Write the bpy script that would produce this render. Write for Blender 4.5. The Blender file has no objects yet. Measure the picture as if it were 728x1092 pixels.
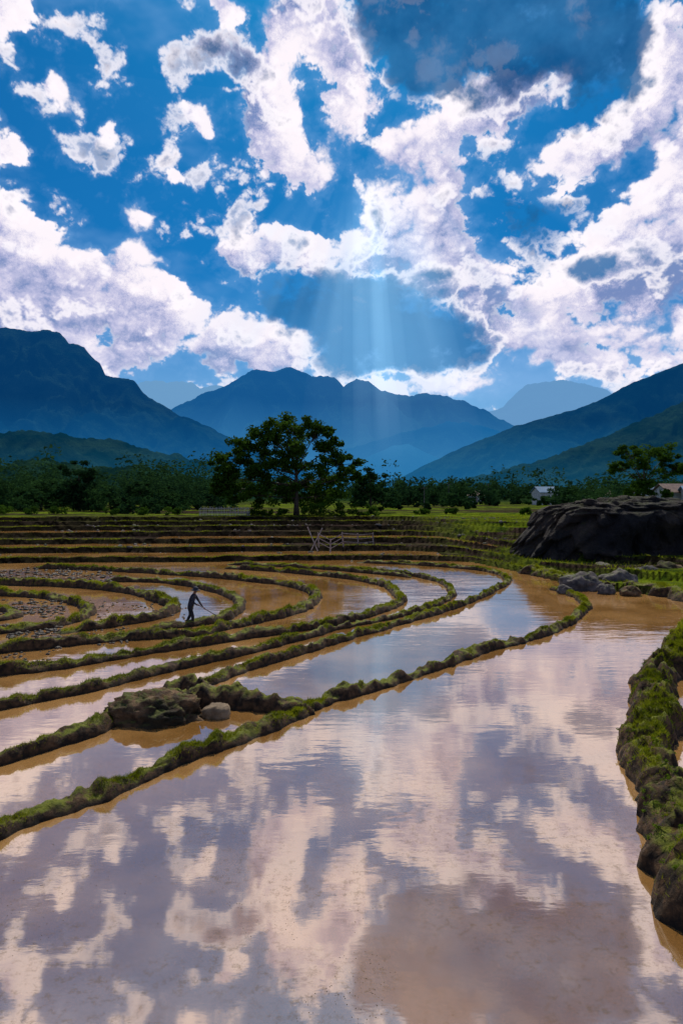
import bpy, bmesh, math, random
import numpy as np
from mathutils import Vector, noise as mn
rng=np.random.default_rng(7); random.seed(7)
scene=bpy.context.scene
scene.view_settings.view_transform='Standard'; scene.view_settings.look='None'
scene.view_settings.exposure=0; scene.view_settings.gamma=1
H=5.5; PITCH=math.atan(16/728)
# ---------- survey helpers (sight line -> real ground point) ----------
def sight(px,py):
    dx=(px-364)/728; dz=(py-546)/728
    return Vector((dx, math.cos(PITCH)-dz*math.sin(PITCH), -math.sin(PITCH)-dz*math.cos(PITCH)))
def G(px,py,z=0.0):
    d=sight(px,py); t=(z-H)/d.z
    return (d.x*t,d.y*t,z)
def AT(px,py,dist):
    d=sight(px,py); t=dist/d.y
    return (d.x*t,dist,H+d.z*t)
# ---------- numpy noise ----------
def _h(ix,iy,s):
    n=(ix*374761393+iy*668265263+s*974711)&0x7fffffff
    n=((n^(n>>13))*1274126177)&0x7fffffff
    return ((n^(n>>16))&0xffff)/65535.0
def vn(x,y,s=0):
    x=np.asarray(x,float);y=np.asarray(y,float)
    ix=np.floor(x).astype(np.int64);iy=np.floor(y).astype(np.int64)
    fx=x-ix;fy=y-iy;fx=fx*fx*(3-2*fx);fy=fy*fy*(3-2*fy)
    a=_h(ix,iy,s);b=_h(ix+1,iy,s);c=_h(ix,iy+1,s);d=_h(ix+1,iy+1,s)
    return (a*(1-fx)+b*fx)*(1-fy)+(c*(1-fx)+d*fx)*fy
def fbm(x,y,s=0,o=5,g=.5):
    x=np.asarray(x,float);y=np.asarray(y,float);r=0;a=1;t=0
    for i in range(o):
        r=r+a*vn(x*2**i+i*17.3,y*2**i-i*9.1,s+i);t+=a;a*=g
    return r/t
def ridged(x,y,s=0,o=5,g=.55):
    r=0;a=1;t=0
    for i in range(o):
        r=r+a*(1-np.abs(2*vn(x*2**i+i*7.7,y*2**i+i*3.3,s+i)-1));t+=a;a*=g
    return r/t
def perlin(x,y,s=0):
    x=x.astype(np.float32);y=y.astype(np.float32)
    ix=np.floor(x).astype(np.int64);iy=np.floor(y).astype(np.int64);fx=x-ix.astype(np.float32);fy=y-iy.astype(np.float32)
    tab=np.random.default_rng(1000+s);pm=tab.permutation(256);an=tab.random(256)*2*np.pi;GX=np.cos(an).astype(np.float32);GY=np.sin(an).astype(np.float32)
    def gr(a,b,dx,dy):
        k=pm[(pm[a&255]+b)&255];return GX[k]*dx+GY[k]*dy
    ux=fx**3*(fx*(fx*6-15)+10);uy=fy**3*(fy*(fy*6-15)+10)
    a=gr(ix,iy,fx,fy);b=gr(ix+1,iy,fx-1,fy);c=gr(ix,iy+1,fx,fy-1);d=gr(ix+1,iy+1,fx-1,fy-1)
    return ((a*(1-ux)+b*ux)*(1-uy)+(c*(1-ux)+d*ux)*uy)*1.5
def pf(x,y,s,o,g=.5,bil=False):
    r=0;a=1.;t=0
    for i in range(o):
        th=.6*i;k=2.03**i;xx=(x*math.cos(th)-y*math.sin(th))*k+i*13.7;yy=(x*math.sin(th)+y*math.cos(th))*k-i*5.1
        p=perlin(xx,yy,s+i);r=r+a*(np.abs(p) if bil else p);t+=a;a*=g
    return r/t
def ss(x,a,b):
    t=np.clip((x-a)/(b-a),0,1);return t*t*(3-2*t)
# ---------- mesh helpers ----------
def link(o,parent=None):
    scene.collection.objects.link(o)
    if parent: o.parent=parent
    return o
def np_mesh(name,V,F,mat,smooth=False,parent=None):
    V=np.ascontiguousarray(V,dtype=np.float32);F=np.ascontiguousarray(F,dtype=np.int32);m,k=F.shape
    me=bpy.data.meshes.new(name)
    me.vertices.add(len(V));me.vertices.foreach_set('co',V.ravel())
    me.loops.add(m*k);me.loops.foreach_set('vertex_index',F.ravel())
    me.polygons.add(m);me.polygons.foreach_set('loop_start',np.arange(m,dtype=np.int32)*k)
    me.update(calc_edges=True);me.validate()
    if smooth: me.polygons.foreach_set('use_smooth',np.ones(len(me.polygons),dtype=bool))
    if mat: me.materials.append(mat)
    return link(bpy.data.objects.new(name,me),parent)
def py_mesh(name,V,F,mat,smooth=False,parent=None):
    me=bpy.data.meshes.new(name);me.from_pydata([tuple(v) for v in V],[],F);me.update()
    if smooth:
        for p in me.polygons:p.use_smooth=True
    if mat: me.materials.append(mat)
    return link(bpy.data.objects.new(name,me),parent)
def grid_faces(r,c):
    i=np.arange(r-1)[:,None]*c+np.arange(c-1)[None,:]
    return np.stack([i,i+1,i+c+1,i+c],-1).reshape(-1,4)
def empty(name,loc=(0,0,0)):
    e=bpy.data.objects.new(name,None);e.location=loc;e.empty_display_size=.2
    return link(e)
class MB:
    def __init__(s): s.V=[];s.F=[]
    def tube(s,pts,rad,n=8):
        b=len(s.V);pts=[Vector(p) for p in pts]
        for i,p in enumerate(pts):
            d=(pts[min(i+1,len(pts)-1)]-pts[max(i-1,0)]).normalized()
            a=d.orthogonal().normalized() if i==0 else (a-d*a.dot(d)).normalized()
            c=d.cross(a)
            for k in range(n):
                t=2*math.pi*k/n;s.V.append(p+(a*math.cos(t)+c*math.sin(t))*rad[i])
        for i in range(len(pts)-1):
            for k in range(n):
                s.F.append((b+i*n+k,b+i*n+(k+1)%n,b+(i+1)*n+(k+1)%n,b+(i+1)*n+k))
        s.F.append(tuple(b+k for k in reversed(range(n))));e=b+(len(pts)-1)*n
        s.F.append(tuple(e+k for k in range(n)))
    def box(s,c,d,rz=0):
        b=len(s.V);cx,cy,cz=c;w,l,h=[q/2 for q in d];co,si=math.cos(rz),math.sin(rz)
        for z in(-h,h):
            for x,y in((-w,-l),(w,-l),(w,l),(-w,l)):
                s.V.append(Vector((cx+x*co-y*si,cy+x*si+y*co,cz+z)))
        s.F+=[(b+3,b+2,b+1,b),(b+4,b+5,b+6,b+7)]+[(b+i,b+(i+1)%4,b+4+(i+1)%4,b+4+i) for i in range(4)]
    def make(s,name,mat,smooth=False,parent=None): return py_mesh(name,s.V,s.F,mat,smooth,parent)
# ---------- materials ----------
def newmat(name):
    m=bpy.data.materials.new(name);m.use_nodes=True;nt=m.node_tree;nt.nodes.clear()
    return m,nt,nt.nodes.new('ShaderNodeOutputMaterial')
def N(nt,t,ins=None,**at):
    n=nt.nodes.new(t)
    for k,v in at.items(): setattr(n,k,v)
    for k,v in (ins or {}).items():
        if isinstance(v,bpy.types.NodeSocket): nt.links.new(v,n.inputs[k])
        else: n.inputs[k].default_value=v
    return n
def M(nt,op,a,b=0.0,c=None,clamp=False):
    i={0:a,1:b}
    if c is not None:i[2]=c
    return N(nt,'ShaderNodeMath',i,operation=op,use_clamp=clamp).outputs[0]
def mixc(nt,f,a,b,mode='MIX'):
    n=nt.nodes.new('ShaderNodeMix');n.data_type='RGBA';n.blend_type=mode
    for k,v in((0,f),(6,a),(7,b)):
        if isinstance(v,bpy.types.NodeSocket): nt.links.new(v,n.inputs[k])
        else: n.inputs[k].default_value=v if k==0 else (tuple(v)+(1,))[:4]
    return n.outputs[2]
def sstep(nt,v,a,b,o0=0.,o1=1.,ty='SMOOTHSTEP'):
    return N(nt,'ShaderNodeMapRange',{0:v,1:a,2:b,3:o0,4:o1},interpolation_type=ty).outputs[0]
def geo(nt): return nt.nodes.new('ShaderNodeNewGeometry').outputs
def noise(nt,vec,scale,detail=4,rough=.55,dist=0):
    return N(nt,'ShaderNodeTexNoise',{'Vector':vec,'Scale':scale,'Detail':detail,'Roughness':rough,'Distortion':dist}).outputs
def simple(name,c1,c2,scale=3,rough=.8,bump=.3,bdist=.03,c3=None,detail=6,spec=.3,top=None):
    m,nt,out=newmat(name);g=geo(nt);p=g['Position']
    f=noise(nt,p,scale,detail)[0]
    col=mixc(nt,sstep(nt,f,.35,.65),c1,c2)
    if c3:
        q=noise(nt,p,scale*.27,3)[0];col=mixc(nt,sstep(nt,q,.48,.6),col,c3)
    if top:
        nz=N(nt,'ShaderNodeSeparateXYZ',{0:g['Normal']}).outputs[2]
        tf=M(nt,'MULTIPLY',sstep(nt,nz,.45,.95),sstep(nt,noise(nt,p,scale*1.3,6,.7)[0],.45,.58))
        col=mixc(nt,tf,col,top)
    b=N(nt,'ShaderNodeBump',{'Strength':bump,'Distance':bdist,'Height':noise(nt,p,scale*3,7,.65)[0]})
    bs=N(nt,'ShaderNodeBsdfPrincipled',{'Base Color':col,'Roughness':rough,'Normal':b.outputs[0],'Specular IOR Level':spec})
    nt.links.new(bs.outputs[0],out.inputs[0]);return m
def leafmat(name,c1,c2,trans=.35):
    m,nt,out=newmat(name);g=geo(nt)
    f=g['Random Per Island'];f2=noise(nt,g['Position'],.8,3)[0];f3=noise(nt,g['Position'],.09,3)[0]
    k=M(nt,'ADD',M(nt,'MULTIPLY',f,.4),M(nt,'MULTIPLY',sstep(nt,f2,.3,.7),.3))
    k=M(nt,'ADD',k,M(nt,'MULTIPLY',sstep(nt,f3,.4,.65),.45),clamp=True)
    col=mixc(nt,k,c1,c2)
    d=N(nt,'ShaderNodeBsdfDiffuse',{'Color':col});t=N(nt,'ShaderNodeBsdfTranslucent',{'Color':col})
    mx=N(nt,'ShaderNodeMixShader',{0:trans,1:d.outputs[0],2:t.outputs[0]})
    nt.links.new(mx.outputs[0],out.inputs[0]);return m
def bundmat():
    m,nt,out=newmat('bund_mud_moss');g=geo(nt);p=g['Position']
    f=noise(nt,p,5,8,.65)[0];col=mixc(nt,sstep(nt,f,.35,.68),(.010,.006,.004),(.10,.055,.026))
    nz=N(nt,'ShaderNodeSeparateXYZ',{0:g['Normal']}).outputs[2]
    mo=noise(nt,p,2.2,6,.7)[0]
    fac=M(nt,'MULTIPLY',sstep(nt,nz,.62,.95),sstep(nt,mo,.40,.54),clamp=True)
    grn=mixc(nt,noise(nt,p,14,4)[0],(.03,.055,.005),(.21,.22,.018))
    col=mixc(nt,fac,col,grn)
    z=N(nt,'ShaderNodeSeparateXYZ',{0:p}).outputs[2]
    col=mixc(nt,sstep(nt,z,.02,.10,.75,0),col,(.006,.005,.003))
    b=N(nt,'ShaderNodeBump',{'Strength':1.,'Distance':.09,'Height':noise(nt,p,9,8,.7)[0]})
    bs=N(nt,'ShaderNodeBsdfPrincipled',{'Base Color':col,'Roughness':.85,'Normal':b.outputs[0],'Specular IOR Level':.25})
    nt.links.new(bs.outputs[0],out.inputs[0]);return m
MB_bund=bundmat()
M_grass=leafmat('grass_blades',(.03,.06,.004),(.28,.30,.014),.5)
M_weed=leafmat('weed_leaves',(.02,.05,.008),(.13,.20,.015),.45)
M_leaf=leafmat('tree_leaves',(.008,.03,.007),(.06,.12,.012),.35)
M_leafd=leafmat('tree_leaves_dark',(.005,.020,.013),(.035,.085,.022),.25)
M_bark=simple('bark',(.03,.02,.015),(.09,.065,.045),6)
M_rock=simple('dark_boulder_rock',(.010,.008,.010),(.045,.035,.030),.7,.9,1,.8,(.005,.005,.008),top=(.03,.035,.012))
M_stone=simple('brown_stone',(.11,.075,.045),(.22,.16,.10),4,.8,.8,.05)
M_earth=simple('bare_earth',(.04,.022,.011),(.16,.095,.05),3,.9,1,.10,(.02,.016,.008),top=(.07,.08,.015))
M_grey=simple('grey_stone',(.035,.032,.035),(.13,.11,.105),2,.8,1,.10,top=(.05,.06,.02))
M_mud=simple('mud_clods',(.012,.009,.008),(.04,.03,.025),6,.6,.8,.04)
M_debris=simple('debris',(.05,.04,.025),(.11,.085,.05),20,.9,.2,.01,spec=.05)
M_wood=simple('weathered_wood',(.16,.12,.11),(.32,.25,.23),8)
M_white=simple('whitewash',(.32,.32,.34),(.5,.5,.5),2)
M_bamboo=simple('bleached_bamboo',(.3,.28,.26),(.5,.48,.45),3)
M_roofb=simple('blue_metal_roof',(.10,.18,.28),(.16,.25,.36),2)
M_roofr=simple('tile_roof',(.12,.08,.07),(.2,.14,.11),2)
M_glass=simple('dark_window',(.02,.02,.03),(.03,.03,.04),2,.2)
def watermat(name):
    m,nt,out=newmat(name);g=geo(nt);p=g['Position']
    sc=N(nt,'ShaderNodeMapping',{0:p,3:(.4,1.0,1.)}).outputs[0]
    sx=N(nt,'ShaderNodeSeparateXYZ',{0:p}).outputs
    big=noise(nt,p,.2,4,.6)[0]
    col=mixc(nt,sstep(nt,big,.35,.65),(.19,.092,.022),(.37,.20,.068))
    spk=noise(nt,p,7,10,.85)[0]; area=noise(nt,p,.5,5,.65)[0]
    nearf=sstep(nt,sx[1],9.5,17,1,0)
    sp=M(nt,'MULTIPLY',M(nt,'MULTIPLY',sstep(nt,spk,.50,.60),sstep(nt,area,.40,.56,.12,1)),nearf)
    col=mixc(nt,M(nt,'MULTIPLY',sp,.7),col,(.12,.075,.028))
    r1=noise(nt,sc,4,3,.5)[0]; r2=noise(nt,sc,.8,2,.5)[0]
    gust=sstep(nt,noise(nt,p,.12,2)[0],.35,.65,.3,1.0)
    far=sstep(nt,sx[1],8,38,.12,1.0,'LINEAR')
    hgt=M(nt,'ADD',M(nt,'MULTIPLY',r1,.009),M(nt,'MULTIPLY',r2,.022))
    hgt=M(nt,'MULTIPLY',M(nt,'MULTIPLY',hgt,gust),far)
    b=N(nt,'ShaderNodeBump',{'Strength':1.0,'Distance':1.0,'Height':hgt})
    fr=N(nt,'ShaderNodeFresnel',{'IOR':1.36}).outputs[0]
    fac=M(nt,'ADD',M(nt,'MULTIPLY',fr,.40),.42,clamp=True)
    fac=M(nt,'MULTIPLY',fac,M(nt,'SUBTRACT',1.0,M(nt,'MULTIPLY',sp,.42)))
    d=N(nt,'ShaderNodeBsdfDiffuse',{'Color':col})
    gl=N(nt,'ShaderNodeBsdfGlossy',{'Color':(1,.93,.90,1),'Roughness':.035,'Normal':b.outputs[0]})
    mx=N(nt,'ShaderNodeMixShader',{0:fac,1:d.outputs[0],2:gl.outputs[0]})
    nt.links.new(mx.outputs[0],out.inputs[0]);return m
M_water=watermat('muddy_water')
def groundmat():
    m,nt,out=newmat('terrain_soil_grass');g=geo(nt);p=g['Position']
    sx=N(nt,'ShaderNodeSeparateXYZ',{0:p}).outputs;nz=N(nt,'ShaderNodeSeparateXYZ',{0:g['Normal']}).outputs[2]
    soil=mixc(nt,sstep(nt,noise(nt,p,1.2,7,.65)[0],.35,.65),(.010,.008,.007),(.052,.036,.030))
    gr=mixc(nt,sstep(nt,noise(nt,p,.5,6)[0],.35,.65),(.03,.06,.006),(.14,.19,.012))
    st=N(nt,'ShaderNodeMapping',{0:p,3:(.02,.12,1.)}).outputs[0]
    f=sstep(nt,noise(nt,st,1.,5,.6)[0],.40,.55)
    f2=sstep(nt,sx[1],88,112);f3=sstep(nt,sx[0],6,20)
    fac=M(nt,'MULTIPLY',f,M(nt,'MAXIMUM',M(nt,'MAXIMUM',f2,f3),.10),clamp=True)
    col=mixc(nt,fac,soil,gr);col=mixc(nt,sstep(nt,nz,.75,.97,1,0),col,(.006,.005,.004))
    fy=sstep(nt,sx[1],150,420);col=mixc(nt,fy,col,(.012,.028,.010))
    b=N(nt,'ShaderNodeBump',{'Strength':1.,'Distance':.25,'Height':noise(nt,p,3,7,.7)[0]})
    bs=N(nt,'ShaderNodeBsdfDiffuse',{'Color':col,'Normal':b.outputs[0]})
    nt.links.new(bs.outputs[0],out.inputs[0]);return m
M_ground=groundmat()
# ---------- ground ----------
SP=6.6;NS=7;SH=.38
def Yb(x):
    return np.interp(x,[-200,-60,-20,5,11,13.2,14.5,18,25,60,200],[50,54,57,59,57,49,42,37.5,34,30,30])
def svalue(x,y): return (y-Yb(x)-4*(fbm(x/22,y/60,3,3)-.5)-1.1*(fbm(x/2.3,y/5,8,3)-.5))
def ground_z(x,y):
    x=np.asarray(x,float);y=np.asarray(y,float)
    s=svalue(x,y)/SP;l=np.clip(np.floor(s)+1,0,NS);f=s-np.floor(s)
    lip=((f<.10)&(s>0)&(s<NS)).astype(float)*.16
    z=-.12+SH*l+lip*(.5+1.*vn(x/1.1,y/1.3,4))
    z=z+np.where(s>0,.12*(fbm(x,y,5,3)-.5),0)
    z=z+np.clip(y-118,0,400)*.004+np.where(y>118,.5*(fbm(x/20,y/20,6,3)-.5),0)
    return z
ys=np.concatenate([np.arange(-30,30,2.),np.arange(30,118,.25),np.geomspace(118,14000,90)])
us=np.linspace(-1,1,361)
Y,U=np.meshgrid(ys,us,indexing='ij');X=U*(28+.75*np.maximum(Y,0))
Z=ground_z(X,Y)
np_mesh('ground',np.stack([X,Y,Z],-1).reshape(-1,3),grid_faces(len(ys),len(us)),M_ground,True)
wx=np.linspace(-90,90,10);wy=np.linspace(-28,64,10);WY,WX=np.meshgrid(wy,wx,indexing='ij')
np_mesh('paddy_water',np.stack([WX,WY,0*WX],-1).reshape(-1,3),grid_faces(10,10),M_water)
def solve_y(x,s):
    y=Yb(x)+s*SP
    for _ in range(12): y=y-(svalue(x,y)-s*SP)
    return y
for k,(xa,xb) in enumerate([(-48,9),(-50,-6),(-20,14),(-55,-25)]):
    xs=np.linspace(xa,xb,160);ya=solve_y(xs,k+.1);yb=solve_y(xs,k+1.0)
    zz=-.12+SH*(k+1)+.035
    V=np.concatenate([np.stack([xs,ya,0*xs+zz],-1),np.stack([xs,yb,0*xs+zz],-1)])
    np_mesh('terrace_water',V,grid_faces(2,160),M_water)
# ---------- bunds ----------
def spline(pts,step):
    P=[np.array(p[:2],float) for p in pts];P=[2*P[0]-P[1]]+P+[2*P[-1]-P[-2]];out=[]
    for i in range(1,len(P)-2):
        n=max(2,int(np.linalg.norm(P[i+1]-P[i])/step))
        for j in range(n):
            t=j/n;a,b,c,d=P[i-1],P[i],P[i+1],P[i+2]
            out.append(.5*(2*b+(c-a)*t+(2*a-5*b+4*c-d)*t*t+(3*b-a-3*c+d)*t**3))
    out.append(P[-2]);return np.array(out)
GR=[];GH=[];GW=[]
def bund(pix,w=.5,h=.26,step=.15,blades=250,bh=.13,name='paddy_bund',seed=1,lump=.35,thr=.47):
    C=spline([G(*p) for p in pix],step);T=np.gradient(C,axis=0);T/=np.linalg.norm(T,axis=1)[:,None]+1e-9
    Nn=np.stack([-T[:,1],T[:,0]],-1);n=len(C)
    wv=w*(.6+.8*fbm(C[:,0]*.7,C[:,1]*.7,seed,4));hv=h*(.5+1.05*fbm(C[:,0]*.9+5,C[:,1]*.9,seed+9,4))
    endf=np.minimum(1,np.minimum(np.arange(n),np.arange(n)[::-1])/8+.15);hv=hv*endf
    off=(fbm(C[:,0]*.5,C[:,1]*.5,seed+3,3)-.5)*w*1.3
    K=17;q=np.linspace(-1,1,K);prof=(1-np.abs(q)**3.6);V=[]
    for j in range(K):
        xy=C+Nn*(q[j]*wv+off)[:,None]
        nz=(fbm(xy[:,0]*3.6,xy[:,1]*3.6,seed+20,4)-.5)*lump*h*2.6
        ex=(fbm(xy[:,0]*2.6+9,xy[:,1]*2.6,seed+30,5)-.5)*w*.9
        xy=xy+Nn*ex[:,None]
        V.append(np.concatenate([xy,(prof[j]*(hv+nz)-.06)[:,None]],1))
    V=np.stack(V,1)
    np_mesh(name,V.reshape(-1,3),grid_faces(n,K),MB_bund,True)
    L=np.linalg.norm(np.diff(C,axis=0),axis=1).sum();nb=int(L*blades)
    i=rng.integers(0,n-1,nb);j=np.clip(rng.normal(8,2.7,nb),1,15);j0=np.floor(j).astype(int);fr=(j-j0)[:,None]
    base=V[i,j0]*(1-fr)+V[i,j0+1]*fr;base=base+(V[np.minimum(i+1,n-1),j0]-V[i,j0])*rng.random((nb,1))
    patch=fbm(base[:,0]*1.1,base[:,1]*1.1,seed+50,4)
    keep=(patch+rng.normal(0,.06,nb)>thr)&(base[:,2]>.08);base=base[keep]
    GR.append(base-np.array([0,0,.015]));GH.append(bh*rng.uniform(.25,1.2,len(base))*(.2+1.3*np.clip(patch[keep]-.3,0,1)*1.6))
    GW.append(np.full(len(base),1.)*np.clip(base[:,1]*.0009,.010,.045))
    return V
MAIN=[(-120,925),(-50,905),(0,888),(60,866),(120,845),(190,812),(260,785),(320,762),(355,747),(420,728),(480,706),(530,690),(558,684),(592,672),(616,657),(622,644),(606,634),(585,628)]
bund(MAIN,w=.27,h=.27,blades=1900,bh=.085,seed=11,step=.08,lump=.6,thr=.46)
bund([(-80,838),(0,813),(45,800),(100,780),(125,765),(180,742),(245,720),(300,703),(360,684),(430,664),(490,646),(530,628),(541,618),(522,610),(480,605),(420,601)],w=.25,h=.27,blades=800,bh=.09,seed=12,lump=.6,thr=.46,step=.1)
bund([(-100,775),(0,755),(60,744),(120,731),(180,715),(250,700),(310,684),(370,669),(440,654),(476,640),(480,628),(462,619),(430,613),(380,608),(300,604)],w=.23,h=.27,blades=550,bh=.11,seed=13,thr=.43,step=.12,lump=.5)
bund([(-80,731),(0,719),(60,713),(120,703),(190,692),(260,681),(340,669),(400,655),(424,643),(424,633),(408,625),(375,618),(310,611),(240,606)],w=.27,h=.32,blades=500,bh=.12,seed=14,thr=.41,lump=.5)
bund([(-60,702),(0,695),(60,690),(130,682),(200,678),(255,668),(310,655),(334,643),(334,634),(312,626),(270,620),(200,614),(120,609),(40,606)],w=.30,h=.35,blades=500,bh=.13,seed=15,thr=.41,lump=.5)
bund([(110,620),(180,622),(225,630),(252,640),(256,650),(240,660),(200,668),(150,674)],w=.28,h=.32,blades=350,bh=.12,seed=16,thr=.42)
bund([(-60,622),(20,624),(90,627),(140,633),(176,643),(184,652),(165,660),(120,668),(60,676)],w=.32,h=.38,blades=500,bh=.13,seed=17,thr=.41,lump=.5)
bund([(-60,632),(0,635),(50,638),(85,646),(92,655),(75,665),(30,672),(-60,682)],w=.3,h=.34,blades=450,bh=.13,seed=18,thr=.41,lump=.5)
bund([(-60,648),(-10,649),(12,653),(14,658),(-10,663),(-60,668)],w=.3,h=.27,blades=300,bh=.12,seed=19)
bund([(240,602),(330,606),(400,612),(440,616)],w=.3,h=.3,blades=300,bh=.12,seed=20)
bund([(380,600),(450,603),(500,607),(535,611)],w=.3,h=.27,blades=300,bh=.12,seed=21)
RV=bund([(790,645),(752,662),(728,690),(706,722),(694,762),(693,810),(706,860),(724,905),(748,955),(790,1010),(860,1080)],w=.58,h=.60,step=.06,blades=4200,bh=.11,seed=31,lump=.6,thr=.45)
bund([(560,610),(600,618),(640,628),(690,632),(728,640),(800,650)],w=.8,h=.5,blades=800,bh=.16,seed=33)
for k in range(NS):
    nb=12000;x=rng.uniform(-70,60,nb);y=solve_y(x,k+.05+0*x)+rng.normal(0,.2,nb)
    z=ground_z(x,y);keep=(fbm(x*.25,y*.25,70+k,3)+rng.normal(0,.06,nb))>.48
    b=np.stack([x,y,z-.02],-1)[keep];GR.append(b);GH.append(rng.uniform(.06,.2,len(b)));GW.append(np.full(len(b),.05))
nb=34000;x=rng.uniform(12,70,nb);y=rng.uniform(36,120,nb);z=ground_z(x,y);k=(z>.0)&(fbm(x*.2,y*.2,90,3)>.46)
b=np.stack([x,y,z-.02],-1)[k];GR.append(b);GH.append(rng.uniform(.1,.3,len(b)));GW.append(np.full(len(b),.06))
B=np.concatenate(GR);Hh=np.concatenate(GH);Ww=np.concatenate(GW);n=len(B)
a=rng.uniform(0,2*np.pi,n);dx=np.stack([np.cos(a),np.sin(a),0*a],-1)*Ww[:,None]*.5
a2=rng.uniform(0,2*np.pi,n);le=rng.uniform(.1,1.2,n)*Hh;tip=B+np.stack([np.cos(a2)*le,np.sin(a2)*le,Hh],-1)
V=np.stack([B-dx,B+dx,tip],1).reshape(-1,3)
np_mesh('grass',V,np.arange(3*n).reshape(-1,3),M_grass)
def leaves(centers,radii,per,size,flat=.75,shell=.55):
    C=np.repeat(np.asarray(centers,float),per,0);R=np.repeat(np.asarray(radii,float),per,0);n=len(C)
    d=rng.normal(size=(n,3));d/=np.linalg.norm(d,axis=1)[:,None]
    r=(shell+(1-shell)*rng.random(n))*np.where(rng.random(n)<.25,rng.random(n),1)
    P=C+d*r[:,None]*R
    u=rng.normal(size=(n,3));u[:,2]*=.5;u/=np.linalg.norm(u,axis=1)[:,None]
    v=np.cross(u,rng.normal(size=(n,3)));v/=np.linalg.norm(v,axis=1)[:,None]
    s=(size*rng.uniform(.5,1.3,n))[:,None]
    return np.stack([P-u*s,P+v*s*.45,P+u*s,P-v*s*.45],1).reshape(-1,3)
def leafobj(name,V,mat,parent=None): return np_mesh(name,V,np.arange(len(V)).reshape(-1,4),mat,False,parent)
wc=[];wr=[]
for _ in range(1000):
    i=rng.integers(4,len(RV)-4);j=rng.integers(2,15);p=RV[i,j]
    if fbm(p[0]*1.1,p[1]*1.1,61,2)>.43: wc.append(p+np.array([0,0,.01]));q=rng.uniform(.03,.10);wr.append((q,q,q*.6))
leafobj('weeds',leaves(wc,wr,34,.019),M_weed)
# ---------- rocks ----------
def rock(name,loc,scale,seed,mat,sub=4,amp=.35,freq=1.2,shape=None,rz=0,parent=None,fine=0):
    bm=bmesh.new();bmesh.ops.create_icosphere(bm,subdivisions=sub,radius=1)
    o=Vector((seed*3.7,seed*1.3,seed*2.1))
    for v in bm.verts:
        c=v.co.copy();n=mn.fractal(c*freq+o,.9,2.1,6)*amp
        n+=abs(mn.noise(c*freq*2.2+o))*amp*.5
        if fine:
            n-=fine*max(0,.25-abs(mn.noise(c*freq*3.1+o*2)))*1.6+fine*.5*abs(mn.noise(c*freq*8+o))
        v.co=c*(1+n)
        if shape: v.co=shape(v.co)
        if v.co.z<-.35:v.co.z=-.35
        v.co=Vector((v.co.x*scale[0],v.co.y*scale[1],v.co.z*scale[2]))
    me=bpy.data.meshes.new(name);bm.to_mesh(me);bm.free()
    for p in me.polygons:p.use_smooth=True
    me.materials.append(mat);ob=link(bpy.data.objects.new(name,me),parent);ob.location=loc;ob.rotation_euler[2]=rz;return ob
def bshape(c):
    t=max(0,min(1,(c.x+1.05)/.5));t=t*t*(3-2*t)
    r=math.sqrt(c.x*c.x+c.y*c.y)
    c.z=(c.z+.5*max(0,1-r**4))*(.5+.5*t)
    if c.z>.76:c.z=.76+(c.z-.76)*.4
    if c.y<0:
        c.y*=1-.10*max(0,c.z)
        q=max(0,1-((c.x-.15)/.45)**2-((c.z-.25)/.4)**2);c.y+=.38*q
    return c
rock('boulder',(22.8,55.5,.1),(9.0,5.2,5.3),3,M_rock,6,.20,1.3,bshape,fine=.35)
for i,(px,py,w,h,m) in enumerate([(622,629,38,17,M_grey),(662,628,34,19,M_grey),(690,618,26,12,M_grey),(718,616,30,14,M_earth),(640,612,26,10,M_grey),(604,634,14,7,M_grey),(648,634,16,8,M_grey),(675,636,18,8,M_earth)]):
    x,y,z=G(px,py);s=y/728
    rock('rock',(x,y+.4,.15),(w*s*.6,w*s*.5,h*s*.95),10+i,m,4,.3,fine=.2)
x,y,z=G(152,776)
rock('earth_mound',(x+.05,y+.75,.0),(1.25,.85,.66),21,M_earth,5,.22,1.4,fine=.25)
x,y,z=G(229,768)
rock('rock',(x,y+.3,.08),(.36,.3,.26),24,M_stone,4,.15,1.1,fine=.1)
x,y,z=G(222,752);rock('rock',(x,y+.35,.22),(.26,.22,.2),25,M_stone,4,.25)
bund([(160,768),(205,752),(260,752),(305,758),(330,756)],w=.42,h=.40,blades=900,bh=.07,seed=41,lump=.6,step=.08)
bund([(165,745),(200,738),(225,742),(240,748)],w=.4,h=.45,blades=2000,bh=.08,seed=42,lump=.6,thr=.4,step=.08)
def clods(name,P,S,mat):
    bm=bmesh.new();bmesh.ops.create_icosphere(bm,subdivisions=1,radius=1)
    v0=np.array([v.co[:] for v in bm.verts]);f0=np.array([[v.index for v in f.verts] for f in bm.faces]);bm.free()
    n=len(P);V=v0[None]*(1+rng.uniform(-.35,.35,(n,len(v0),1)))*S[:,None,:]
    a=rng.uniform(0,6.28,n);c,s=np.cos(a)[:,None],np.sin(a)[:,None]
    V=np.stack([V[...,0]*c-V[...,1]*s,V[...,0]*s+V[...,1]*c,V[...,2]],-1)+P[:,None,:]
    F=(f0[None]+np.arange(n)[:,None,None]*len(v0)).reshape(-1,3)
    np_mesh(name,V.reshape(-1,3),F,mat,False)
P=[];S=[]
def area(pxa,pxb,pya,pyb,n,s0,s1,flat=.6,z=0,thr=.44):
    for _ in range(n):
        px=random.uniform(pxa,pxb);py=random.uniform(pya,pyb);p=G(px,py,z)
        if fbm(p[0]*.7,p[1]*.7,33,3)<thr: continue
        s=random.uniform(s0,s1);P.append(p);S.append((s,s*random.uniform(.6,1),s*flat))
area(-60,70,640,692,1100,.05,.16);area(-60,60,668,715,250,.04,.1);area(90,200,640,690,300,.04,.1)
area(0,120,606,624,400,.06,.2)
clods('mud_clods',np.array(P),np.array(S),M_mud)
P=[];S=[]
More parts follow.
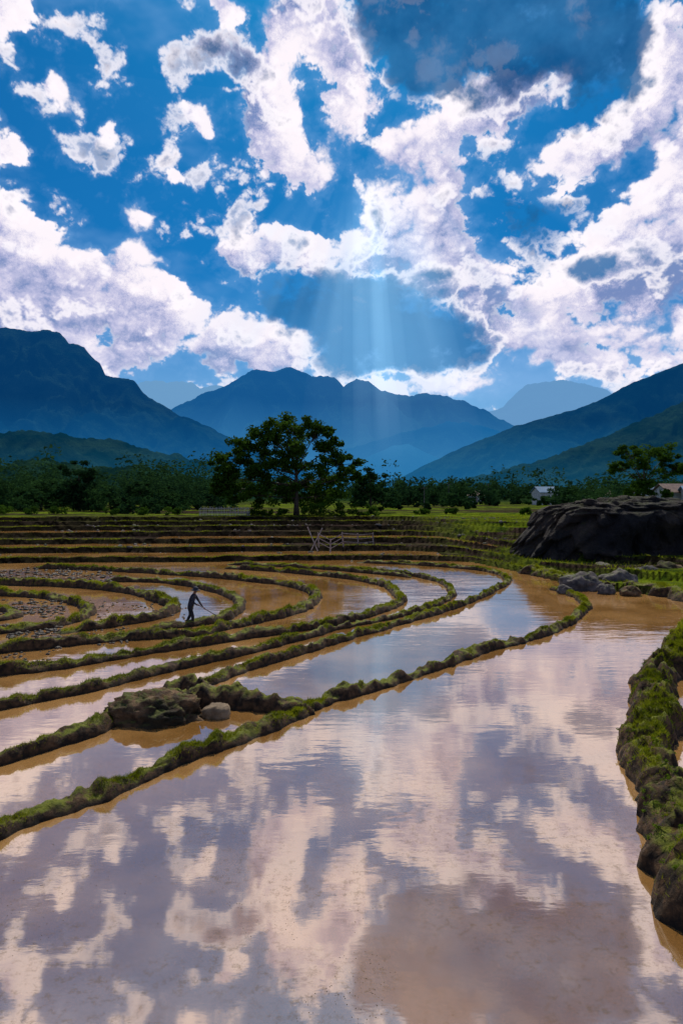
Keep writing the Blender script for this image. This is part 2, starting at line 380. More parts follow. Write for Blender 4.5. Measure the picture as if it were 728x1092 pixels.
area(-40,260,900,1110,900,.003,.010,.2,0,.5);area(240,560,960,1110,900,.003,.010,.2,0,.5)
clods('floating_plant_debris',np.array(P),np.array(S),M_debris)
nb=620;x=rng.uniform(-35,22,nb);y=rng.uniform(58,100,nb);z=ground_z(x,y);s=rng.uniform(.06,.32,nb)*np.where(fbm(x*.15,y*.15,44,2)>.5,1,.4)
clods('field_stones',np.stack([x,y,z],-1),np.stack([s,s*.8,s*.6],-1),M_grey)
# ---------- trees ----------
def tree(name,loc,clumps,mat,trunk_r=.4,per=110,leaf=.3,sub=9,fork=.35,lean=0):
    e=empty(name,loc);mb=MB();top=max(c[2] for c in clumps)
    fz=top*fork;trunk=[Vector((0,0,-.4)),Vector((lean*.3,.1,fz*.4)),Vector((lean*.7,0,fz)),Vector((lean,.1,top*.62)),Vector((lean*1.1,0,top*.9))]
    mb.tube(trunk,[trunk_r*1.3,trunk_r,trunk_r*.8,trunk_r*.45,trunk_r*.12],10)
    cc=[];rr=[]
    for c in clumps:
        st=trunk[2].lerp(trunk[3],min(1,max(0,(c[2]-fz)/(top*.6)))*random.uniform(.2,1)) if c[2]>fz else trunk[1].lerp(trunk[2],.6)
        en=Vector(c[:3]);mid=st.lerp(en,.5)+Vector((random.uniform(-.3,.3),random.uniform(-.3,.3),random.uniform(-.1,.5)))*c[3]*.3
        r=trunk_r*.38
        mb.tube([st,mid,en],[r,r*.6,r*.2],6)
        for _ in range(sub):
            d=Vector((random.gauss(0,1),random.gauss(0,1),random.gauss(0,1))).normalized()*random.uniform(.45,1.15)
            q=en+Vector((d.x*c[3],d.y*c[4],d.z*c[5]));cc.append(q);s=c[3]*random.uniform(.20,.46)
            rr.append((s,s,s*.6));mb.tube([mid.lerp(en,.6),q],[r*.25,r*.07],4)
    mb.make('trunk_and_limbs',M_bark,True,e)
    leafobj('foliage',leaves(cc,rr,per,leaf,shell=.3),mat,e);return e
def px_clumps(bx,by,dist,L,g=1.0):
    k=dist/728;out=[]
    for (cx,cy,rx,rz) in L:
        out.append(((cx-bx)*k,random.uniform(-.5,.5)*rx*k,(by-cy)*k,rx*k*g,rx*k*.9*g,rz*k*g))
    return out
bz=float(ground_z(-7,108))
bx,byp=316,553
tree('broadleaf_tree',(AT(bx,byp,110)[0],110,bz),px_clumps(bx,byp,110,[(312,458,24,9),(290,466,22,9),(336,466,20,9),(266,478,22,8),(354,480,20,9),(306,478,28,10),(246,494,18,9),(282,496,26,11),(330,496,28,11),(366,496,16,9),(238,512,15,9),(262,514,22,10),(300,512,28,12),(345,514,26,11),(372,512,12,9),(248,530,17,9),(278,532,24,10),(312,530,26,11),(342,532,26,10),(234,524,9,6)],1.12),M_leaf,.42,140,.31,15,.25)
bz=float(ground_z(50,118))
tree('broadleaf_tree',(AT(686,534,118)[0],118,bz),px_clumps(686,550,118,[(690,482,24,8),(668,486,16,8),(712,488,16,8),(676,498,20,8),(704,502,20,8),(662,500,10,6),(686,516,20,9),(722,500,8,5),(672,526,16,8),(700,530,20,8)],1.1),M_leaf,.3,110,.3,10,.4)
tree('broadleaf_tree',(AT(85,550,140)[0],140,float(ground_z(-55,140))),px_clumps(85,552,140,[(85,508,14,9),(78,520,14,9),(95,522,14,9),(86,536,18,9),(70,535,14,8)],1.15),M_leafd,.3,110,.38,10,.4)
tree('broadleaf_tree',(AT(44,550,150)[0],150,float(ground_z(-65,150))),px_clumps(44,552,150,[(44,526,16,9),(34,536,16,8),(56,538,14,8)],1.15),M_leafd,.3,110,.38,10,.4)
tree('broadleaf_tree',(AT(395,550,125)[0],125,2),px_clumps(395,552,125,[(395,512,16,9),(384,522,16,9),(404,522,14,9),(390,534,20,9),(412,538,10,7)],1.1),M_leafd,.25,100,.32,10,.4)
tree('broadleaf_tree',(AT(150,550,145)[0],145,2.4),px_clumps(150,552,145,[(150,526,12,7),(142,536,14,7),(162,536,12,7)],1.1),M_leafd,.25,100,.36,9,.4)
def shrub(loc,r,h,mat,size,per=60,k=10):
    cc=[];rr=[]
    for _ in range(k):
        cc.append((loc[0]+random.gauss(0,r*.5),loc[1]+random.gauss(0,r*.5),loc[2]+random.uniform(.1,.8)*h));s=r*random.uniform(.3,.5);rr.append((s,s,s*.8))
    return leaves(cc,rr,per,size)
V=[]
for px,d,r,h in [(345,104,1.6,2.2),(362,104,1.5,2.4),(380,106,1.4,2.2),(330,106,1.3,1.6),(395,108,1.3,2),(300,108,1.2,1.2),(270,110,1.2,1.2),(285,110,1,1),(620,100,1.2,1.3),(655,100,1.5,2),(690,95,1.6,2.2),(715,92,1.5,1.8),(150,112,1.3,1.2),(120,115,1.3,1.3),(185,112,1.2,1.3),(60,116,1.4,1.5),(30,116,1.3,1.4),(5,116,1.5,1.6),(560,112,1.2,1.2),(590,108,1.3,1.5),(640,110,1.5,1.9),(670,108,1.6,2.2),(450,115,1.3,1.2),(480,116,1.2,1.1)]:
    x=AT(px,550,d)[0];V.append(shrub((x,d,float(ground_z(x,d))),r,h,None,.2))
leafobj('shrubs',np.concatenate(V),M_leaf)
def belt(name,specs,mat):
    Vs=[]
    for (px0,px1,d0,d1,n,h0,h1,ls,pr) in specs:
        c=[];r=[]
        for _ in range(n):
            d=random.uniform(d0,d1);px=random.uniform(px0,px1);x=(px-364)/728*d;h=random.uniform(h0,h1)*random.choice([.45,.7,1,1.45]);z=float(ground_z(x,d))
            for _ in range(7):
                s=h*random.uniform(.15,.28);c.append((x+random.gauss(0,h*.26),d+random.gauss(0,h*.2),z+h*random.uniform(.1,.88)));r.append((s*1.1,s,s*.8))
        Vs.append(leaves(c,r,pr,ls))
    leafobj(name,np.concatenate(Vs),mat)
belt('distant_trees',[(-80,245,135,200,140,4,9,.42,45),(100,230,120,140,18,2.5,4,.35,45),(-120,240,210,330,120,8,14,.7,30),(400,728,150,215,40,2.5,4.5,.5,40),(400,728,230,300,60,4,7,.7,30),(420,560,330,520,60,7,14,1.0,24),(560,800,340,520,90,7,14,1.0,24),(380,520,170,230,30,3,6,.5,35),(600,860,140,190,60,3.5,7,.42,45),(-150,900,520,900,330,10,22,1.6,22)],M_leafd)
# ---------- mountains ----------
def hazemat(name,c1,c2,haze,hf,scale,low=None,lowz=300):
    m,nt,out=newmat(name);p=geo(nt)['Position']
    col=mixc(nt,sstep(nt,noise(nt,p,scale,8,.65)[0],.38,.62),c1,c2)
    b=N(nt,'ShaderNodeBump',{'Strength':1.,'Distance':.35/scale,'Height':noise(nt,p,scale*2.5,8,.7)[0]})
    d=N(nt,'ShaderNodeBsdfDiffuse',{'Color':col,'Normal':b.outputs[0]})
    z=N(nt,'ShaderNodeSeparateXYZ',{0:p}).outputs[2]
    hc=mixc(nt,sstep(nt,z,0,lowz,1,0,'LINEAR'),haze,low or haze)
    e=N(nt,'ShaderNodeEmission',{'Color':hc,'Strength':1.})  # aerial haze put into the slope material as emission, own tint low down
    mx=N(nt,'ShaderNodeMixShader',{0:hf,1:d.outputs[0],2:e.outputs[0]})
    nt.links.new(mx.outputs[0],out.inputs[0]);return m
def mountain(name,pts,d,L,mat,seed,jag=.012,ramp=.5,wl=.25,p=1.15,cols=460,rows=110):
    X0=np.array([(a-364)/728*d for a,b in pts]);Z0=np.array([H+(530-b)/728*d for a,b in pts])
    xs=np.linspace(X0[0],X0[-1],cols);zc=np.interp(xs,X0,Z0);sc=d*wl
    zc=zc+(fbm(xs/(d*.012),xs*0,seed,5,.6)-.5)*jag*d
    t=np.concatenate([np.linspace(0,1,rows),1+np.linspace(.02,.5,10)])
    T,Xg=np.meshgrid(t,xs,indexing='ij');Yg=d-L*(1-T)+(fbm(Xg/sc,Xg*0,seed+1,3)-.5)*L*.1
    tt=np.where(T<=1,T,2-T)
    warp=(fbm(Xg/sc*1.5,Yg/sc*1.5,seed+2,4)-.5)*sc*.7
    r=ridged((Xg+warp)/sc*2.2,Yg/sc*.9,seed+4,6,.6)
    Zg=zc[None]*tt**p*(1+ramp*(r-.72)*4*tt*(1-tt)*1.6)
    Zg=Zg+(fbm(Xg/(sc*.06),Yg/(sc*.06),seed+8,4)-.5)*d*.010*np.minimum(1,(1.0-tt)*6)
    Zg=Zg-8*(1-tt)
    return np_mesh(name,np.stack([Xg,Yg,Zg],-1).reshape(-1,3),grid_faces(len(t),cols),mat,True)
mf=((.006,.04,.035),(.04,.12,.085))
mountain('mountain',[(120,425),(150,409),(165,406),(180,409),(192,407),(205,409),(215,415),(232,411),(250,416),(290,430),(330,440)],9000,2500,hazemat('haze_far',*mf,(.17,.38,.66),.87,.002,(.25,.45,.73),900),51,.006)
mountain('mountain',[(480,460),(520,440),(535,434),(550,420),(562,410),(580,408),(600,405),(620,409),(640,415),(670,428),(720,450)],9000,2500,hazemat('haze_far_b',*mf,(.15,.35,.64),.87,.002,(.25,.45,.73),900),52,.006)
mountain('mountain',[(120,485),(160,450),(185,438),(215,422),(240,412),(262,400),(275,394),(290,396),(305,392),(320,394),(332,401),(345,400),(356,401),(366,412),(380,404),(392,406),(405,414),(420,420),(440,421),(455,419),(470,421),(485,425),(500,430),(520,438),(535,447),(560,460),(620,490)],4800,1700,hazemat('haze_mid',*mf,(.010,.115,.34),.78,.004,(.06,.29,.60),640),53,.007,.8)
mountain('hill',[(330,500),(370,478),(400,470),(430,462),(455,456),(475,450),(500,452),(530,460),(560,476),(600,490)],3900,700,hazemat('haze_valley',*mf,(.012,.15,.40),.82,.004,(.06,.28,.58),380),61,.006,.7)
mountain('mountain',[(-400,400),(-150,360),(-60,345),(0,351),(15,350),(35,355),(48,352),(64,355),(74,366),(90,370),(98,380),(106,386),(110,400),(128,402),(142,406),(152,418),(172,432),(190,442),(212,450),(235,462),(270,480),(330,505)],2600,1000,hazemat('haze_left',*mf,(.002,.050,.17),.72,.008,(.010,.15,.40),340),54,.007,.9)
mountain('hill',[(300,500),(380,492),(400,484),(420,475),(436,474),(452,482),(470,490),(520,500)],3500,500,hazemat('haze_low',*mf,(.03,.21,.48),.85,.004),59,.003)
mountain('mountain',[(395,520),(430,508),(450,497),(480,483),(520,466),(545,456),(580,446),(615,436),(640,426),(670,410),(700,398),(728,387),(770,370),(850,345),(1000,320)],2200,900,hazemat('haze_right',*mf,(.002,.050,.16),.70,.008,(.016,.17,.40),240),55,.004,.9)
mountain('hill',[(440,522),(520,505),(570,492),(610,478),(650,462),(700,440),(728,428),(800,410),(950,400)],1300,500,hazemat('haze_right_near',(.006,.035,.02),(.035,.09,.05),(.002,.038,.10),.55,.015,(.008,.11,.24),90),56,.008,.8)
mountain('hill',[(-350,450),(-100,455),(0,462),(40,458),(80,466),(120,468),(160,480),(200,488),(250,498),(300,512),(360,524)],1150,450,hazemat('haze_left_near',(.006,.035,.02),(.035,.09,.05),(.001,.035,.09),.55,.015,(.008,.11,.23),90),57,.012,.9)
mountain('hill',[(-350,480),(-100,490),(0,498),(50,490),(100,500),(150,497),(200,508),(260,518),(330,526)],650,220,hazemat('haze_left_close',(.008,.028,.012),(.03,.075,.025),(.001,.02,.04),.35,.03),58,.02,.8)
# ---------- buildings ----------
def house(loc,w,l,h,rh,roof,rz=0):
    e=empty('village_house',loc);e.rotation_euler[2]=rz
    mb=MB();mb.box((0,0,h/2-.5),(w,l,h+1));
    b=len(mb.V);mb.V+=[Vector(v) for v in((-w/2,-l/2+.01,h),(-w/2,l/2-.01,h),(-w/2,0,h+rh*.93),(w/2,-l/2+.01,h),(w/2,l/2-.01,h),(w/2,0,h+rh*.93))]
    mb.F+=[(b,b+2,b+1),(b+3,b+4,b+5)];mb.make('walls',M_white,False,e)
    mb=MB();o=.5
    for sgn in(-1,1):
        b=len(mb.V);y1=sgn*(l/2+o);zl=h-rh*o/(l/2)
        mb.V+=[Vector(v) for v in((-w/2-o,0,h+rh+.05),(w/2+o,0,h+rh+.05),(w/2+o,y1,zl+.05),(-w/2-o,y1,zl+.05),(-w/2-o,0,h+rh+.2),(w/2+o,0,h+rh+.2),(w/2+o,y1,zl+.2),(-w/2-o,y1,zl+.2))]
        mb.F+=[(b,b+1,b+2,b+3),(b+4,b+7,b+6,b+5),(b+3,b+2,b+6,b+7),(b,b+3,b+7,b+4),(b+1,b+5,b+6,b+2)]
    mb.make('roof',roof,False,e)
    mb=MB();mb.box((0,-l/2-.02,1.05),(1.1,.05,2.1));mb.make('door',M_wood,False,e)
    mb=MB()
    for xx in(-w*.32,w*.32):mb.box((xx,-l/2-.02,1.6),(1.2,.05,1.1))
    mb.make('windows',M_glass,False,e)
for px,d,w,l,h,rh,rf,rz in [(580,225,6.5,5,4.2,1.6,M_roofb,.3),(508,300,7,5,3.2,1.8,M_roofr,-.3),(640,310,8,6,3.4,1.8,M_roofr,-.2),(718,134,6,4.5,3.8,1.4,M_roofr,.2),(748,130,7,5,3.4,1.4,M_roofb,-.1),(694,138,4.5,4,3.4,1.2,M_roofb,.4)]:
    x=(px-364)/728*d;house((x,d,float(ground_z(x,d))),w,l,h,rh,rf,rz)
e=empty('bamboo_fence');mb=MB();d=108
for i in range(34):
    px=213+i*53/33;x=AT(px,550,d)[0];z=float(ground_z(x,d));hh=1.35+random.uniform(-.2,.15)
    mb.tube([(x,d,z-.2),(x+random.uniform(-.1,.1),d,z+hh)],[.05,.035],5)
xa=AT(213,550,d)[0];xb=AT(266,550,d)[0];zz=float(ground_z((xa+xb)/2,d))
for q in(.4,1.1):mb.tube([(xa,d-.06,zz+q),(xb,d-.06,zz+q+.05)],[.04,.04],5)
mb.make('slats',M_bamboo,False,e)
e=empty('wooden_fence');mb=MB();pp=[(340,572,66),(352,574,65),(366,576,66),(382,578,67),(398,579,68)]
pr=None
for px,py,d in pp:
    x=AT(px,py,d)[0];z=float(ground_z(x,d));t=(x+random.uniform(-.15,.1),d,z+1.3);mb.tube([(x,d,z-.2),t],[.08,.06],6)
    if pr:
        for q in(.35,.75,1.15):mb.tube([(pr[0],pr[1]-.06,pr[2]+q),(x,d-.06,z+q+.04)],[.05,.04],5)
    pr=(x,d,z)
x0=AT(338,572,64)[0]
mb.tube([(x0-.5,63,.6),(x0+.5,64,2.6)],[.06,.05],6);mb.tube([(x0+.1,63,.5),(x0-.9,64,2.7)],[.06,.05],6)
mb.make('posts_and_rails',M_wood,False,e)
for px,d,hh in [(478,210,7),(520,260,7.5),(452,170,5.5)]:
    x=(px-364)/728*d;z=float(ground_z(x,d));e=empty('utility_pole',(x,d,z));mb=MB();mb.tube([(0,0,-.3),(0,0,hh)],[.13,.09],8);mb.box((0,0,hh-.5),(1.6,.1,.12));mb.make('pole_and_crossarm',M_grey,False,e)
# ---------- farmer ----------
def farmer():
    gx,gy,_=G(203,667);e=empty('farmer',(gx,gy,-.04));e.rotation_euler[2]=-.15
    V=[];E=[];R=[];roots=[]
    def ad(p,r,par=None):
        V.append(Vector(p));R.append(r);i=len(V)-1
        if par is None: roots.append(i)
        else:E.append((par,i))
        return i
    pel=ad((0,0,.90),(.155,.13))
    sp=ad((.06,0,1.07),(.145,.13),pel);ch=ad((.13,0,1.24),(.175,.14),sp);nb=ad((.18,0,1.37),(.085,.085),ch);nk=ad((.205,0,1.44),(.055,.055),nb)
    hd=ad((.24,0,1.52),(.09,.078),nk);ad((.25,0,1.60),(.097,.084),hd)
    A=Vector((.15,-.10,1.08));Bv=Vector((1.15,0,.5))
    for s,kn,an in((-1,(.16,-.13,.48),(.17,-.15,.07)),(1,(-.05,.13,.47),(-.27,.15,.08))):
        hp=ad((0,s*.10,.82),(.115,.11),pel);th=ad(tuple(Vector((0,s*.1,.82)).lerp(Vector(kn),.5)),(.10,.095),hp);k=ad(kn,(.075,.072),th)
        cf=ad(tuple(Vector(kn).lerp(Vector(an),.35)),(.070,.064),k);a=ad(an,(.045,.042),cf);f=ad((an[0]+.09,an[1],an[2]-.035),(.045,.03),a);ad((an[0]+.19,an[1],an[2]-.045),(.035,.022),f)
    for s,t in((-1,.27),(1,.5)):
        h=A.lerp(Bv,t);cl=ad((.15,s*.11,1.33),(.09,.08),ch);sh=ad((.14,s*.20,1.32),(.075,.07),cl)
        el=ad((.20+.14*t,s*.27,1.08),(.052,.05),sh)
        wr=h+Vector((-.07,s*.05,.03));fo=ad(tuple(Vector((.20+.14*t,s*.27,1.08)).lerp(wr,.4)),(.047,.045),el);w=ad(wr,(.030,.026),fo);pm=ad(h+Vector((-.03,s*.045,.015)),(.036,.026),w)
    dirv=(Bv-A).normalized()
    for s,t in((-1,.27),(1,.5)):
        h=A.lerp(Bv,t)
        for q,ln in((-.03,.9),(-.01,1.),(.01,1.),(.03,.8)):
            o=h+dirv*q;sv=Vector((0,s,0));up=Vector((0,0,1))
            a=ad(o+sv*.035+up*.012,(.010,.010));b=ad(o+up*.032*ln+sv*.012,(.009,.009),a);c=ad(o-sv*.024*ln+up*.01,(.008,.008),b);ad(o-sv*.012-up*.022,(.007,.007),c)
        o=h-dirv*.04;a=ad(o+Vector((0,s*.035,0)),(.012,.012));b=ad(o+Vector((.02,s*.02,-.03)),(.010,.010),a);ad(o+Vector((.04,-s*.005,-.03)),(.009,.009),b)
    me=bpy.data.meshes.new('fb');me.from_pydata([v[:] for v in V],E,[]);ob=bpy.data.objects.new('fb',me);scene.collection.objects.link(ob)
    md=ob.modifiers.new('s','SKIN');md.use_smooth_shade=True
    for i,d in enumerate(me.skin_vertices[0].data): d.radius=R[i];d.use_root=(i in roots)
    sb=ob.modifiers.new('ss','SUBSURF');sb.levels=2;sb.render_levels=2
    bpy.context.view_layer.update();dg=bpy.context.evaluated_depsgraph_get()
    nm=bpy.data.meshes.new_from_object(ob.evaluated_get(dg));bpy.data.objects.remove(ob)
    skin=simple('skin',(.16,.08,.05),(.2,.1,.065),9);shirt=simple('navy_shirt',(.012,.014,.028),(.022,.025,.045),12);pants=simple('dark_trousers',(.008,.008,.012),(.018,.018,.022),12);boot=simple('rubber_boots',(.01,.012,.01),(.02,.02,.02),9,.5)
    nm.materials.clear()
    for q in(skin,shirt,pants,boot):nm.materials.append(q)
    hs=[A.lerp(Bv,.27),A.lerp(Bv,.5)]
    for p in nm.polygons:
        c=p.center;p.use_smooth=True
        if c.z>1.40 or min((c-h).length for h in hs)<.085:p.material_index=0
        elif c.z<.30:p.material_index=3
        elif c.z<.90 and c.x<.3 and abs(c.y)<.24:p.material_index=2
        else:p.material_index=1
    link(bpy.data.objects.new('body',nm),e)
    mb=MB();n=24;prof=[(.20,-.045),(.185,-.02),(.110,.0),(.102,.05),(.082,.095),(.03,.115)]
    c0=Vector((.25,0,1.60))
    for r,z in prof:
        for k in range(n):
            t=2*math.pi*k/n;mb.V.append(c0+Vector((r*math.cos(t)*1.05+z*.15,r*math.sin(t),z-.02*math.cos(t)-.01*math.sin(3*t)*(r>.15))))
    for i in range(len(prof)-1):
        for k in range(n):mb.F.append((i*n+k,i*n+(k+1)%n,(i+1)*n+(k+1)%n,(i+1)*n+k))
    mb.F.append(tuple((len(prof)-1)*n+k for k in range(n)));mb.make('hat',shirt,True,e)
    mb=MB();mb.tube([(.315,0,1.565),(.345,0,1.53),(.315,0,1.515)],[.008,.017,.008],6)
    for s in(-1,1):mb.tube([(.235,s*.075,1.57),(.23,s*.097,1.55),(.24,s*.075,1.525)],[.010,.016,.008],6)
    mb.make('nose_and_ears',skin,True,e)
    mb=MB()
    for s in(-1,1):mb.tube([(.305,s*.034,1.568),(.326,s*.032,1.568)],[.011,.006],6)
    mb.tube([(.298,-.024,1.488),(.310,0,1.486),(.298,.024,1.488)],[.006,.008,.006],5);mb.make('eyes_and_mouth',M_glass,True,e)
    mb=MB();mb.tube([A-dirv*.15,A.lerp(Bv,.5),Bv],[.018,.019,.02],8);mb.make('hoe_handle',M_wood,True,e)
    mb=MB();mb.V=[Bv+Vector(v) for v in((-.02,-.05,.03),(-.02,.05,.03),(-.10,.09,-.24),(-.10,-.09,-.24),(.0,-.05,.03),(.0,.05,.03),(-.09,.09,-.24),(-.09,-.09,-.24))]
    mb.F=[(0,3,2,1),(4,5,6,7),(0,1,5,4),(1,2,6,5),(2,3,7,6),(3,0,4,7)];mb.make('hoe_blade',M_grey,False,e)
farmer()
# ---------- sunbeams (self-glowing volumes shaped like light shafts, added in the valley) ----------
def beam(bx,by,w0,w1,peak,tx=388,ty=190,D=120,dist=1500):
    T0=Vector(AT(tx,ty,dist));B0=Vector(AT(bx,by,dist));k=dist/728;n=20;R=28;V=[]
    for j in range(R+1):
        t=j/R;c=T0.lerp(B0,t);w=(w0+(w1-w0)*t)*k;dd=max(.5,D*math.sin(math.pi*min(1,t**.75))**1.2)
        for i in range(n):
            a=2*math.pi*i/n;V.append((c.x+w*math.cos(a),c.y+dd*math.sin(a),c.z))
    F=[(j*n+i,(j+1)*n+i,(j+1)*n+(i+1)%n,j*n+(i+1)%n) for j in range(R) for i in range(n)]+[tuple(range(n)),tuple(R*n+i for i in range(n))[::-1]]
    m,nt,out=newmat('beam_glow')
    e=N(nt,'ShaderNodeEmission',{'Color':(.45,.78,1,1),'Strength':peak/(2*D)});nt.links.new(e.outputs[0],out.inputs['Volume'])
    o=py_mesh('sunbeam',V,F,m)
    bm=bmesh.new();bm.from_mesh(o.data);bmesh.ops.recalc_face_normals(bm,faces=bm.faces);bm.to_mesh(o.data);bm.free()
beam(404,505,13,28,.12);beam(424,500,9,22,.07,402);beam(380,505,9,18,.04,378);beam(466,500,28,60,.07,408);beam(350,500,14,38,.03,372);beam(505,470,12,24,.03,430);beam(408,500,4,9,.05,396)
# ---------- sky ----------
def sky_uv(px,py):
    d=sight(px,py).normalized();return math.atan2(d.x,d.y),math.asin(d.z)
white=[(330,30,66,56),(376,80,52,60),(300,80,44,60),(292,140,44,66,20),(330,190,56,34,-20),(355,150,40,50,0,.6),(430,150,50,34),(455,205,92,72,-20),(430,262,84,40),(485,112,50,50),(545,108,66,48),(500,290,66,60,-20),
 (600,172,84,34,20),(680,132,74,40,40),(718,60,46,70),(590,95,36,30),(650,290,120,66,20),(725,235,120,80,20),(570,350,120,56,-10),(680,350,120,70),(500,400,90,40),
 (262,275,36,42),(300,262,54,32),(380,275,64,30),(330,258,54,28),
 (10,258,76,48),(70,295,96,60,-10),(10,320,100,64),(150,275,36,28),(155,312,66,50),(215,350,90,50,-20),(110,370,150,50),(260,375,90,40),(310,385,66,36),(400,420,120,40),
 (12,12,46,40,30),(72,97,26,30),(4,145,22,28),(112,137,20,12,30),(210,127,34,18,-30),(178,187,20,12),(152,235,30,20),(240,12,34,20),
 (800,150,120,90),(900,300,160,90),(-80,200,90,60),(-150,330,150,80),(840,20,90,60),(500,-60,120,60),(200,-80,60,40),(20,-80,80,50)]
dark=[(440,15,110,84),(520,20,130,84),(600,45,110,90),(655,50,70,90),(560,225,80,44,0,.6),(335,315,84,60,-15),(300,335,50,44),(420,350,120,62),(485,372,64,50),(390,385,100,36),(540,-40,160,60)]
def clouds(U,V,front=True):
    k=6.5
    lf=pf(U*5+3,V*8,701,3)
    wx_=pf(U*k,V*k,101,3)*.04;wy_=pf(U*k+31,V*k,111,3)*.035
    wx2=pf(U*30,V*30,141,5,.6)*.012;wy2=pf(U*30,V*30+9,151,5,.6)*.012
    u=U+wx_+wx2;v=V+wy_+wy2
    def field(L,cap=.85):
        F=np.zeros_like(U)
        for t in L:
            px,py,rx,ry=t[:4];rot=math.radians(t[4]) if len(t)>4 else 0;amp=t[5] if len(t)>5 else 1
            a,b=sky_uv(px,py);x=u-a;y=v-b;c,s=math.cos(rot),math.sin(rot)
            X_=(x*c+y*s)/(rx/728*.85);Y_=(-x*s+y*c)/(ry/728*.85)
            F+=amp*np.clip(1-np.sqrt(X_*X_+Y_*Y_),0,1)
        return np.minimum(F,cap)
    n=pf(U*12,V*15,201,7,.55);bl=pf(U*11+wx2*10,V*15+wy2*10,301,7,.6,True)
    tex=.75*n+1.55*(bl-.25)+.30*lf
    if front: FW=field(white);FK=field(dark)
    else: FW=ss(pf(U*2.2,V*4,401,3),-.05,.35)*.8;FK=np.zeros_like(U)
    D=FW+tex-.28
    T_=np.clip(D,0,1.1)
    su,sv=sky_uv(388,120)
    acc=np.zeros_like(D);h,w=D.shape
    du_=(U[0,1]-U[0,0]);dv_=(V[1,0]-V[0,0])
    ru=su-U;rv=sv-V;rl=np.sqrt(ru*ru+rv*rv)+1e-4;ru/=rl;rv/=rl
    I,J=np.meshgrid(np.arange(h),np.arange(w),indexing='ij')
    sts=(.004,.008,.014,.021,.03,.042,.058,.08)
    jit=(np.random.default_rng(5).random(U.shape)*.5+.75)
    for st in sts:
        jj=np.clip((J+ru*st*jit/du_).astype(int),0,w-1);ii=np.clip((I+rv*st*jit/dv_).astype(int),0,h-1)
        acc+=T_[ii,jj]
    acc/=len(sts)
    near=(T_-acc)
    light=1.0*np.exp(-1.9*acc)+1.25*near*np.exp(-.5*T_)+.45*(bl-.25)+.10*lf
    light=np.clip(light,0,1)
    lit=np.array([.97,.90,.96]);mid=np.array([.52,.52,.74]);sh=np.array([.17,.25,.50])
    a_=ss(light,-.05,.48)[...,None];b_=ss(light,.32,.95)[...,None]
    wc=sh+(mid-sh)*a_;wc=wc+(lit-wc)*b_
    e_=(1-ss(D,.03,.30))[...,None]*.55;wc=wc+(np.array([1,.95,1])-wc)*e_
    ew=.14+.34*ss(pf(U*8+7,V*10,721,3),-.3,.4)
    aW=ss(D,0,ew)
    lowv=ss(V,.28,.08)[...,None];wc=wc*(1-.3*lowv)+np.array([.58,.66,.90])*.3*lowv
    veil=ss(pf(U*4,V*9,731,5,.6),-.05,.6)*.30+ss(D,-.35,.05)*.16
    rgb=np.zeros(U.shape+(3,));al=np.zeros(U.shape)
    def over(c,a):
        nonlocal rgb,al
        rgb=c*a[...,None]+rgb*(1-a)[...,None];al=a+al*(1-a)
    over(np.array([.28,.50,.85]),veil)
    over(np.array([.45,.66,.97]),ss(V,.30,-.02)*.6)
    over(wc,aW)
    if front:
        DK=FK+.85*n+1.2*(bl-.25)+.35*lf-.26
        rim=ss(DK,-.18,.0)*(1-ss(DK,.02,.22))*ss(D,-.3,.05)
        over(np.array([1.,.95,1.]),rim*.75)
        aK=ss(DK,0.0,.45)
        m=ss(pf(U*6,V*8,501,6,.6),-.4,.45)[...,None]
        kc=np.array([.004,.075,.23])*(1-m)+np.array([.025,.16,.38])*m
        lw=ss(V,.5,.2)[...,None]*.7;kc=kc*(1-lw)+np.array([.016,.17,.44])*lw
        over(kc,aK*.92)
        cu,cv=sky_uv(390,100);du=U-cu;dv=V-cv;r=np.sqrt(du*du+dv*dv)+1e-5
        an=np.arctan2(dv,du);st=vn(an*8+50,an*0,601)*.65+vn(an*18+80,an*0,602)*.35
        ray=ss(st,.35,.9)*ss(r,.08,.24)*ss(r,.62,.2)
        down=ss(-dv/r,.1,.95)
        over(np.array([.26,.55,.88]),ray*(.03+.20*down))
        core=np.exp(-((du-.02)/(.05+.20*np.clip(-dv,0,1)))**2)*ss(-dv,.06,.24)*ss(V,-.02,.12)
        over(np.array([.26,.60,.93]),core*.26)
    al=np.clip(al,1e-4,1);rgb=rgb/al[...,None]
    return np.clip(rgb,0,1),al
def make_img(name,w,h,u0,u1,v0,v1,front):
    us_=np.linspace(u0,u1,w);vs_=np.linspace(v0,v1,h);V_,U_=np.meshgrid(vs_,us_,indexing='ij')
    rgb,al=clouds(U_,V_,front)
    srgb=np.where(rgb<=.0031308,rgb*12.92,1.055*np.power(np.maximum(rgb,1e-6),1/2.4)-.055)
    im=bpy.data.images.new(name,w,h,alpha=True);im.alpha_mode='CHANNEL_PACKED'
    im.pixels.foreach_set(np.concatenate([srgb,al[...,None]],-1).astype(np.float32).ravel())
    im.update();im.pack();return im
A0=math.radians(48);E0=math.radians(-4);E1=math.radians(54)
imF=make_img('cloud_field',1800,1090,-A0,A0,E0,E1,True)
imB=make_img('cloud_field_around',1024,300,-math.pi,math.pi,math.radians(-5),math.radians(90),False)
SUN_EL=math.radians(52);SUN_AZ=math.radians(2)
w=bpy.data.worlds.new('World');scene.world=w;w.use_nodes=True;nt=w.node_tree;nt.nodes.clear()
out=nt.nodes.new('ShaderNodeOutputWorld');bg=nt.nodes.new('ShaderNodeBackground');bg.inputs[1].default_value=.1;nt.links.new(bg.outputs[0],out.inputs[0])
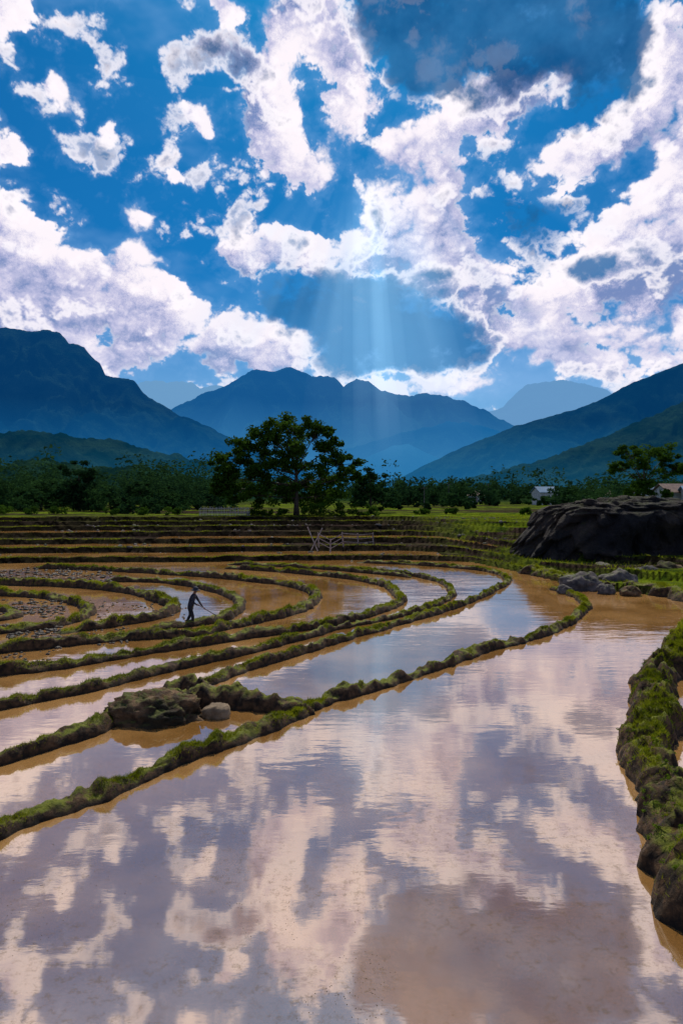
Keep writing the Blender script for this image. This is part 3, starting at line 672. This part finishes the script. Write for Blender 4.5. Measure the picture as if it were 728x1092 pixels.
sky=N(nt,'ShaderNodeTexSky',sky_type='NISHITA',sun_disc=False,sun_elevation=SUN_EL,sun_rotation=SUN_AZ)
dirv=N(nt,'ShaderNodeTexCoord').outputs['Generated']
s3=N(nt,'ShaderNodeSeparateXYZ',{0:dirv}).outputs
u=M(nt,'ARCTAN2',s3[0],s3[1]);v=M(nt,'ARCSINE',s3[2])
def imgnode(im,u0,u1,v0,v1):
    x=sstep(nt,u,u0,u1,0,1,'LINEAR');y=sstep(nt,v,v0,v1,0,1,'LINEAR')
    t=N(nt,'ShaderNodeTexImage',{0:N(nt,'ShaderNodeCombineXYZ',{0:x,1:y}).outputs[0]});t.image=im;t.extension='EXTEND';return t.outputs
f=imgnode(imF,-A0,A0,E0,E1);b=imgnode(imB,-math.pi,math.pi,math.radians(-5),math.radians(90))
edge=M(nt,'MULTIPLY',sstep(nt,M(nt,'ABSOLUTE',u),A0-.14,A0-.01,1,0),sstep(nt,v,E1-.10,E1-.01,1,0))
ccol=mixc(nt,edge,b[0],f[0]);calp=M(nt,'ADD',M(nt,'MULTIPLY',f[1],edge),M(nt,'MULTIPLY',b[1],M(nt,'SUBTRACT',1.,edge)))
clear=mixc(nt,1.0,sky.outputs[0],(.02,.34,.68),'MULTIPLY')
c10=mixc(nt,1.0,ccol,(10.3,10.3,10.3),'MULTIPLY')
c=mixc(nt,calp,clear,c10)
nt.links.new(c,bg.inputs[0])
sd=Vector((math.sin(SUN_AZ)*math.cos(SUN_EL),math.cos(SUN_AZ)*math.cos(SUN_EL),math.sin(SUN_EL)))
l=bpy.data.lights.new('sun','SUN');l.energy=4.5;l.angle=math.radians(.5);l.color=(1,.91,.76)
so=link(bpy.data.objects.new('sun',l));so.rotation_euler=(-sd).to_track_quat('-Z','Y').to_euler();so.location=(0,0,60)
# camera
cd=bpy.data.cameras.new('camera');cd.sensor_fit='VERTICAL';cd.sensor_height=36;cd.lens=24;cd.clip_end=40000;cd.clip_start=.1
co=link(bpy.data.objects.new('camera',cd));co.location=(0,0,H);co.rotation_euler=(math.pi/2-PITCH,0,0);scene.camera=co
